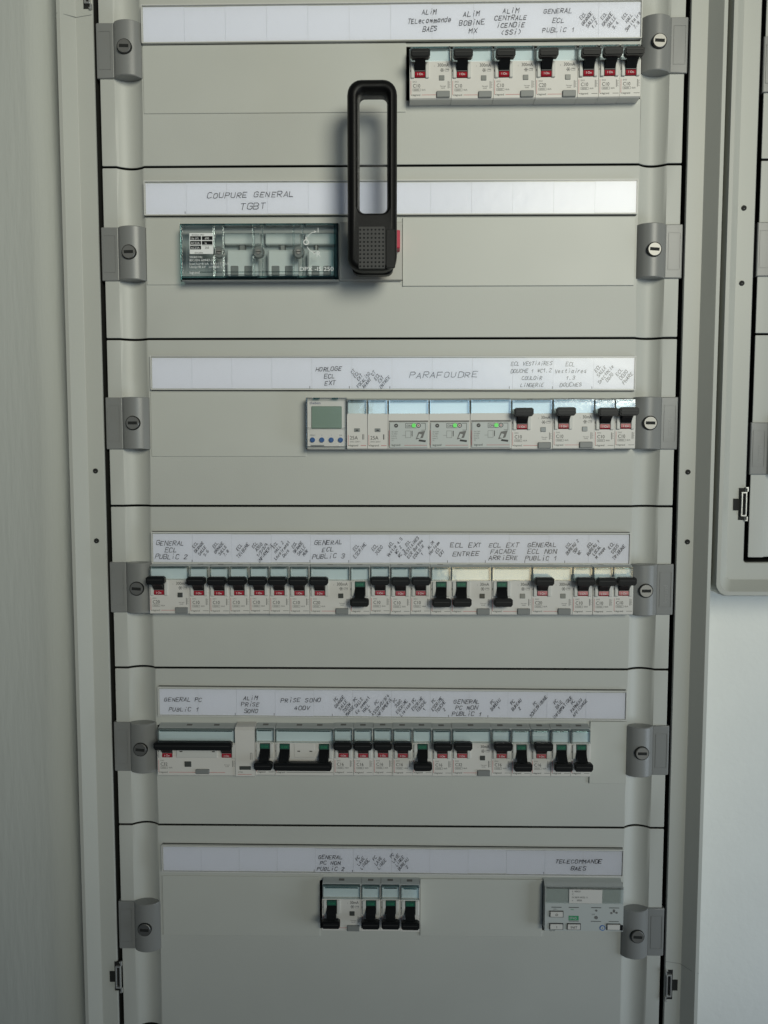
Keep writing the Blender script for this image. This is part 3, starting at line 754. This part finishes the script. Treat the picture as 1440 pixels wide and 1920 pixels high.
# printing on the clear cover
mb = MB(); yp = yf-.0012
def pt(px, py): q = L(at(px, py, yp)); return q.x, q.z
def prect(px0, py0, px1, py1, mt, dy=0): a, c = pt(px0, py0), pt(px1, py1); mb.rect(a[0], c[0], c[1], a[1], yp-dy, mt)
prect(355, 437, 400, 476, M_white)
for j in range(3):
    y = 443+8.8*j; prect(356.5, y, 377, y+7, M_black, .00005)
    if j < 2: prect(378.5, y, 398.5, y+7, M_black, .00005)
    mb.text(('Ue (V)', 'AC22A', 'AC23A')[j], *pt(358, y+6), .0018, yp-.0001, M_white, cw=.95)
    mb.text(('690', 'Ie', '250')[j], *pt(384, y+6), .0018, yp-.0001, M_white if j < 2 else M_ink, cw=.95)
prect(378.5, 460.6, 398.5, 461, M_ink, .00005); 
mb.text('40/250A 690V', *pt(359, 442), .0013, yp-.0001, M_ink); mb.text('Ith=250A', *pt(365, 475.5), .0013, yp-.0001, M_ink)
for s, x, y in (('50/60 Hz', 355, 484), ('IEC/EN 60947-3', 355, 490), ('Icw(1s)=8 kA  Icm=17,3 kA', 355, 496.5), ('Uimp=8 kV   Ui=800 V', 355, 502.5)): mb.text(s, *pt(x, y), .0019, yp, M_white, cw=1.12)
mb.text('legrand', *pt(355, 513), .0021, yp, M_white); mb.text('DPX -IS 250', *pt(561, 508), .0034, yp, M_white, cw=1.2)
mb.text('I', *pt(596, 436), .0040, yp, M_white, 'c'); mb.text('R', *pt(597, 481), .0045, yp, M_white, 'c')
def arc(cx, cy, r, a0, a1, wd, mt):
    n = 14; vs = []
    for i in range(n+1):
        a = math.radians(a0+(a1-a0)*i/n)
        for rr in (r-wd/2, r+wd/2):
            q = pt(cx+rr*math.cos(a), cy-rr*math.sin(a)); vs.append((q[0], yp, q[1]))
    mb.add(vs, [(2*i, 2*i+1, 2*i+3, 2*i+2) for i in range(n)], mt)
arc(574, 454, 4.5, 0, 360, 2, M_white); arc(594, 454, 20, 100, 158, 1.2, M_white); arc(594, 454, 20, 205, 262, 1.2, M_white)
for q in ([(589, 432), (594, 434.5), (588, 437)], [(572, 444), (577, 445), (573.5, 449)], [(588, 471), (593, 474), (588, 477)]):
    vs = [pt(*u) for u in q]; mb.add([(u[0], yp, u[1]) for u in vs], [(0, 1, 2)], M_white)
mb.build('printing', SW)
# beige cover beside it
mb = MB(); sbox(mb, 636, 416, 754, 525, -.004, .03, M_switch, .0006); mb.build('side_cover', SW)
mb = MB(); sbox(mb, 742, 431, 750, 465, -.016, .0, M_redtab, .0005); mb.build('red_tab', SW)
# handle: loops of rounded rectangles in front of each other
HY0, HY1 = -.046, -.030
hc = L(at(697.5, 300, HY0)); hz1 = L(at(697, 145, HY0)).z; hz0 = L(at(697, 506, HY0)).z; hw = (at(745, 300, HY0).x-at(651, 300, HY0).x)/2
iz1 = L(at(697, 166, HY0)).z; iz0 = L(at(697, 399, HY0)).z; ixl = L(at(670.5, 300, HY0)).x; ixr = L(at(728, 300, HY0)).x
hx0, hx1 = hc.x-hw, hc.x+hw
def loop(x0, x1, z0, z1, r, y): return [(x, y, z) for x, z in rrect(x0, x1, z0, z1, r, 6)]
g = .0017
ls = [loop(ixl+.001, ixr-.001, iz0+.001, iz1-.001, .0045, HY1), loop(ixl+.001, ixr-.001, iz0+.001, iz1-.001, .0045, HY0+.005), loop(ixl-.0005, ixr+.0005, iz0-.0005, iz1+.0005, .006, HY0+.0012), loop(ixl-.002, ixr+.002, iz0-.002, iz1+.002, .0070, HY0),
      loop(hx0+.0045, hx1-.0045, hz0+.0045, hz1-.0045, .0078, HY0), loop(hx0+.0020, hx1-.0020, hz0+.0020, hz1-.0020, .0095, HY0+.0010), loop(hx0+.0004, hx1-.0004, hz0+.0004, hz1-.0004, .0110, HY0+.0032), loop(hx0, hx1, hz0, hz1, .0115, HY0+.006), loop(hx0+.0004, hx1-.0004, hz0+.0004, hz1-.0004, .0115, HY1+.001)]
mb = MB(); n = len(ls[0]); ls.append([(x, HY1+.001, z) for x, y, z in ls[0]])
for l in ls: mb.v += l
for j in range(len(ls)-1):
    for i in range(n): mb.f.append([j*n+i, j*n+(i+1) % n, (j+1)*n+(i+1) % n, (j+1)*n+i]); mb.mi.append(mb.m(M_hand))
# neck and foot block that joins the grip to the switch
pr = rrect(hx0+.003, hx1-.003, hz0-.0005, iz0-.004, .006, 4)
mb.prism_y(pr, HY1-.002, -.024, M_hand, .001); mb.prism_y(rrect(hx0+.006, hx1-.006, hz0+.007, iz0-.006, .004, 4), -.0245, -.003, M_hand)
hd = mb.build('handle', SW, smooth=True)
mb = MB(); a = L(at(672, 425, HY0)); c = L(at(722, 504, HY0)); mb.prism_y(rrect(a.x, c.x, c.z, a.z, .0012, 3), HY0-.0007, HY0+.001, M_pad, .0003)
for i in range(7):
    for j in range(10):
        x = a.x+(c.x-a.x)*(i+.5)/7; z = c.z+(a.z-c.z)*(j+.6)/10.4; mb.disc(x, z, .0008, HY0-.0012, HY0-.0005, M_black, 8, .0003)
mb.build('grip_pad', hd)
MB().box(ixl-.0004, ixr+.0004, HY0+.0080, HY0+.0086, iz0-.0004, iz1+.0004, M_film, 0).build('clear_pane', hd)
mb = MB(); a = L(at(724, 430, HY0)); c = L(at(741, 502, HY0)); mb.prism_y(rrect(a.x, c.x, c.z, a.z, .0010, 2), HY0-.0005, HY0+.002, M_hand, .0003); mb.build('latch', hd)
# ---------------------------------------------------------------- handwriting
S = {
'A': '0026 2640 1232', 'B': '0006 063636453403 03332202 0333414000'.replace('063636453403', '0636454403').replace('03332202 ', '').replace('0333414000', '0333413000'),
'C': '453616050110304 1'.replace(' ', ''), 'D': '0006 062635413100'.replace('2635413100', '26454110 1000').replace('1000', '0010'), 'E': '4606000040 0333'.replace('0606', '06'),
'F': '460600 0333', 'G': '45361605011030414323', 'H': '0006 4046 0343', 'I': '2026', 'J': '46264 6'.replace(' ', ''), 'K': '0006 4603 0340'.replace('4603', '4603'),
'L': '060040', 'M': '0006234640', 'N': '00064046', 'O': '160501103041453616', 'P': '00063645443303', 'Q': '160501103041453616 2240', 'R': '00063645443303 1340',
'S': '453616050433424130100 1'.replace(' ', ''), 'T': '0646 2620', 'U': '060110304146', 'V': '062046', 'W': '0610243046', 'X': '0046 0640', 'Y': '0623 4620', 'Z': '06460040',
'0': '160501103041453616', '1': '042620', '2': '0516364500 0040', '3': '05163645 4433 13 3342413010 01', '4': '260242 3430', '5': '4606034341300 0'.replace(' ', ''),
'6': '360301103041423303', '7': '064610', '8': '160504334241301001023344453616', '9': '4333130405163645433 0'.replace(' ', ''),
'.': '1011', '-': '1333', '/': '0046', ',': '1100', '(': '36141230', ')': '16343210',
'i': '2024 2627', 'e': '023233240402011030', 'a': '340401103134 3430', 'o': '140301103033240 4'.replace('0 4', '14').replace('24014', '2414'), 'l': '2620', 's': '34140322312001', 't': '2621303 0 0434'.replace('303 0', '30'),
'r': '0004 022434', 'n': '0004 02243430'.replace('243430', '14343 0'.replace(' ', '')), 'm': '0004 03142320 23344340'.replace('2320 2334', '2220 2234'), 'c': '34140301103 0'.replace(' ', ''), 'd': '340401103136', 'u': '0401103134 3430',
'v': '042044', 'p': '04000 4'.replace('0 4', '0')+' 0424332202', 'g': '34040210323 4'.replace(' ', '')+' 34301000', 'h': '0600 02243430', 'j': '24201000', 'ç': '453616050110304 1'.replace(' ', ''),
}
S['J'] = '06462 1'.replace(' ', '')
S['J'] = '1646 36311001'; S['D'] = '0006264541200 0'.replace(' ', ''); S['C'] = '4536160501103041'; S['B'] = '000636454433 0333424130 3000'; S['3'] = '0516364544330 3'.replace(' ', '')[:-2]+' 1333424130 100 1'.replace('100 1', '1001')
S['3'] = '05163645443313 3342413010 1001'; S['t'] = '26213040 0434'; S['p'] = '0400 0424332202'; S['o'] = '14030110303324 2414'
def strokes(ch):
    out = []
    for w_ in S.get(ch, S.get(ch.upper(), '')).split():
        pts = [(int(w_[i]), int(w_[i+1])) for i in range(0, len(w_)-1, 2)]
        if len(pts) > 1: out.append(pts)
    return out
def hand(mb, lines, px, py, h, ang=0, lead=1.65, pen=None, y=-.0033, wid=.00040, sp=1.0, origin=None):
    """lines of handwriting centred on pixel (px,py); h = letter height in photo px"""
    pen = pen or M_pen; o = at(px, py, y)-origin; h = h*(.74 if ang > 40 else .84); sp = sp*1.12; lead = lead*(1.22 if ang > 40 else 1.13); k = h/2.13*MM/6; ca, sa = math.cos(math.radians(ang)), math.sin(math.radians(ang))
    N = len(lines)
    for li, ln in enumerate(lines):
        adv = 5.3*sp; x = -len(ln)*adv/2+R.uniform(-1, 1); zz = ((N-1)/2-li)*6*lead-3
        for ch in ln:
            sl = R.uniform(.16, .34); jx, jz = R.uniform(-.3, .3), R.uniform(-.45, .45); sc_ = R.uniform(.9, 1.1)
            for st in strokes(ch):
                p = []
                for (a, c) in st:
                    a2 = (a*1.0*min(sp, 1.5)/1.12+sl*c)*sc_+R.uniform(-.18, .18)+jx+x; c2 = c*sc_+R.uniform(-.22, .22)+jz+zz
                    a3, c3 = a2*k, c2*k; p.append(Vector((o.x+a3*ca-c3*sa, 0, o.z+a3*sa+c3*ca)))
                for i in range(len(p)-1):
                    d = p[i+1]-p[i]
                    if d.length < 1e-6: continue
                    d.normalize(); nn = Vector((-d.z, 0, d.x))*wid/2*R.uniform(.75, 1.15); e = d*wid*.35
                    A, B = p[i]-e, p[i+1]+e; q = [A-nn, B-nn, B+nn, A+nn]
                    mb.add([(v.x, y-origin.y, v.z) for v in q], [(0, 1, 2, 3)], pen)
            x += adv
# ---------------------------------------------------------------- label strips
def strip(pL, pR, hpx, label, nslip, ticks=(), x_end=None):
    a = at(*pL, -.0025); c = at(*pR, -.0025); ang = math.atan2(c.z-a.z, c.x-a.x); Ln = (c-a).length
    h = hpx/2.13*MM
    t = empty('label_strip', (a.x, 0, a.z), (0, -ang, 0)); tag(t, label, 'label strip', 'label strips above the rows')
    hh = h/2
    MB().box(0, Ln, -.0020, .0, -hh, hh, M_blank, .0003).build('backing', t)
    x = .0010; w_ = (Ln-.0020)/nslip
    me = MB().box(0.00006, w_-.00006, -.0025, -.0019, -hh+.0010, hh-.0016, M_paper, 0).data('paper_slip')
    for i in range(nslip):
        o = bpy.data.objects.new('paper_slip', me); C.objects.link(o); o.parent = t; o.location = (x+i*w_, R.uniform(0, .00012), R.uniform(-.0002, .0002))
    mb = MB(); mb.rect(.0002, Ln-.0002, -hh+.0004, hh-.0004, -.0036, M_film); 
    mb.box(0, Ln, -.0038, -.0005, hh-.0006, hh+.0004, M_cheek, 0); mb.box(0, Ln, -.0038, -.0005, -hh-.0003, -hh+.0005, M_cheek, 0)
    mb.box(-.0003, .0005, -.0037, -.0015, -hh, hh, M_cheek, 0); mb.box(Ln-.0005, Ln+.0003, -.0037, -.0015, -hh, hh, M_cheek, 0)
    for zz in (hh+.0004, -hh-.0007): mb.box(0, Ln, -.0008, -.0001, zz-.0001, zz+.0005, M_dark, 0)  # dark shadow lines painted above and below the holder
    mb.build('clear_holder', t)
    mb = MB()
    for tx in ticks:
        q = at(tx, pL[1]+hpx/2, -.0030); mb.rect(q.x-a.x-.0002, q.x-a.x+.0002, -hh+.0011, -hh+.0032, -.00262, M_pen)
    if ticks: mb.build('pen_tick', t)
    return t
def write(t, lines, px, py, h, ang=0, lead=1.6, pen=None, sp=1.0):
    mb = MB(); y = -.0028; o0 = Vector((t.location.x, 0, t.location.z))
    hand(mb, lines, px, py, h, ang, lead, pen, y, origin=o0, sp=sp, wid=.00046 if h > 8.1 else .00036)
    rm = Matrix.Rotation(t.rotation_euler.y, 3, 'Y').inverted()
    mb.v = [tuple(rm @ Vector(v)) for v in mb.v]
    o = mb.build('handwriting', t); o['label'] = 'handwritten words '+' '.join(lines); return o
s1 = strip((266, 46), (1203, 36), 66, 'white label strip along the top row reading ALIM at its right half', 12)
write(s1, ['ALiM', 'TELecommande', 'BAES'], 806, 38, 9.5, 2, sp=.85); write(s1, ['ALiM', 'BOBiNE', 'MX'], 886, 42, 9.5, 3); write(s1, ['ALiM', 'CENTRALE', 'iCENDiE', '(SSi)'], 958, 40, 9, 1, 1.45)
write(s1, ['GENERAL', 'ECL', 'PUBLiC 1'], 1047, 38, 9, 1, 1.9, M_pen2); write(s1, ['ECL', 'GRANDE', 'SALLE', '1.2'], 1104, 38, 7.5, 52, 1.3, M_pen2, .85)
write(s1, ['ECL', 'GRANDE', 'SALLE', '3.4'], 1143, 38, 7.5, 52, 1.3, M_pen2, .85); write(s1, ['ECL', 'HALL', 'Sanitaire', '7.8'], 1183, 37, 7.5, 52, 1.3, M_pen2, .85)
s2 = strip((271, 372), (1195, 369), 61, 'white label strip reading COUPURE GENERAL TGBT behind the handle', 12, (347,))
write(s2, ['COUPURE GENERAL'], 470, 365, 11, 1, 1.6, sp=1.18); write(s2, ['TGBT'], 474, 387, 12, 2, sp=1.25)
s3 = strip((283, 699), (1191, 700), 62, 'white label strip reading HORLOGE and PARAFOUDRE above the timer row', 12, (581, 655, 731, 955, 1036, 1110))
write(s3, ['HORLOGE', 'ECL', 'EXT'], 618, 705, 8.5, 2, 1.6); write(s3, ['CT', 'ECL', 'EXT', 'FOCALiSO', 'AVANT'], 675, 707, 7.5, 50, 1.25, sp=.8); write(s3, ['CT', 'ECL', 'EXT', 'ENTREE'], 711, 708, 7.5, 50, 1.3, sp=.85)
write(s3, ['PARAFOUDRE'], 833, 703, 12, 1, sp=1.3, pen=M_pen2); write(s3, ['ECL VESTiAiRES', 'DOUCHE 1 WC1,2', 'COULOiR', 'LiNGERiE'], 997, 702, 7.5, 1, 1.85, sp=.88)
write(s3, ['ECL', 'Vestiaires', '1.3', 'DOUCHES'], 1070, 702, 8, 1, 1.65, sp=.9); write(s3, ['ECL', 'SALLE', 'Spectacle', 'DOJO'], 1132, 699, 7.5, 52, 1.35, sp=.85); write(s3, ['ECL', 'DOJO', 'PHARE'], 1169, 703, 8, 50, 1.35, sp=.9)
s4 = strip((285, 1027), (1181, 1029), 59, 'white label strip filled with handwriting above the full fourth row', 12, (360, 581, 654, 839, 910, 984, 1059))
write(s4, ['GENERAL', 'ECL', 'PUBLiC 2'], 321, 1031, 9.5, 0, 1.45); write(s4, ['GENERAL', 'ECL', 'PUBLiC 3'], 616, 1030, 9.5, 2, 1.45)
for x, l in ((376, ['ECL', 'GRANDE', 'SALLE', '5.6']), (414, ['ECL', 'GRANDE', 'SALLE', '7.8']), (452, ['ECL', 'TRiBUNE']), (488, ['ECL', 'ASSO', '1/2/3/4', 'iNFiRMERiE']), (526, ['ECL', 'HALL 2', 'Localrangt', 'Dojo']), (562, ['ECL', 'GRANDE', 'SALLE', 'MUR']),
             (671, ['ECL', 'ESCRiME']), (706, ['ECL', 'JUDO']), (743, ['ECL', 'Vestia 4.5', 'WC 2', 'WC 3']), (778, ['ECL', 'VESTiAiRES', 'ECR Bureau', 'COULOiR', '1']), (818, ['ALiM', 'Horloge', 'ECL', 'EXT']),
             (1076, ['ECL', 'BUREAU 2', 'SDF', 'WC']), (1116, ['ECL', 'BUREAU 1', 'LOCAL', 'Ménage']), (1153, ['ECL', 'SOUS', 'TRiBUNE'])):
    write(s4, l, x, 1029, 8 if len(l) < 4 else 7, 52, 1.35, None, .86)
write(s4, ['ECL EXT', 'ENTREE'], 875, 1030, 9.5, 1, 1.8, sp=1.1); write(s4, ['ECL EXT', 'FAçADE', 'ARRiERE'], 945, 1034, 9, 1, 1.4, sp=1.1); write(s4, ['GENERAL', 'ECL NON', 'PUBLiC 1'], 1017, 1034, 9.5, 0, 1.4)
s5 = strip((297, 1315), (1174, 1323), 56, 'white label strip reading GENERAL PC PUBLIC 1 above the fifth row', 12, (441, 514, 623, 841, 915))
write(s5, ['GENERAL PC', 'PUBLiC 1'], 345, 1321, 8.5, 0, 2.4, sp=1.05); write(s5, ['ALiM', 'PRiSE', 'SONO'], 470, 1321, 8.5, 0, 1.55); write(s5, ['PRiSE SONO', '400V'], 566, 1320, 9, 1, 1.8, sp=1.05)
for x, l in ((643, ['PC', 'GRANDE', 'SALLE', '7003W', 'MARGE']), (680, ['PC', 'SALLE', 'Evènement', 'HALL', '2']), (713, ['PC', 'ASSO1/2/3/4', 'iNFiRMERiE']), (750, ['PC', 'JUDO', 'ESCRiME', 'Liaison']), (786, ['PC', 'ESCRiME', 'TOUCHE', '1']), (823, ['PC', 'ESCRiME', 'TOUCHE', '2']),
             (929, ['PC', 'BUREAU', '1']), (968, ['PC', 'BUREAU', '2']), (1006, ['PC', 'SOUSTRiBUNE']), (1048, ['PC', 'BAiE', 'iNFORMATiQUE']), (1081, ['PC', 'PANNEAU', 'AFFiCHAGE'])):
    write(s5, l, x, 1322, 7.3, 52, 1.35, None, .86)
write(s5, ['GENERAL', 'PC NON', 'PUBLiC 1'], 876, 1327, 8.8, 0, 1.45)
s6 = strip((304, 1609), (1168, 1618), 53, 'white label strip at the bottom row reading TELECOMMANDE BAES at its right', 12, (589, 661, 1020))
write(s6, ['GENERAL', 'PC NON', 'PUBLiC 2'], 620, 1618, 8.3, 0, 1.5); 
for x, l in ((677, ['PC', 'LAVE', 'LiNGE']), (709, ['PC', 'LAVE', 'LiNGE']), (749, ['PC', 'LAVE', 'LiNGE', 'BUREAU', '2'])): write(s6, l, x, 1615, 7.5, 52, 1.35, None, .9)
write(s6, ['TELECOMMANDE', 'BAES'], 1085, 1622, 8.8, 0, 1.7, sp=1.05)
# ---------------------------------------------------------------- render settings
sc.render.engine = 'CYCLES'
sc.cycles.transparent_max_bounces = 24; sc.cycles.max_bounces = 8
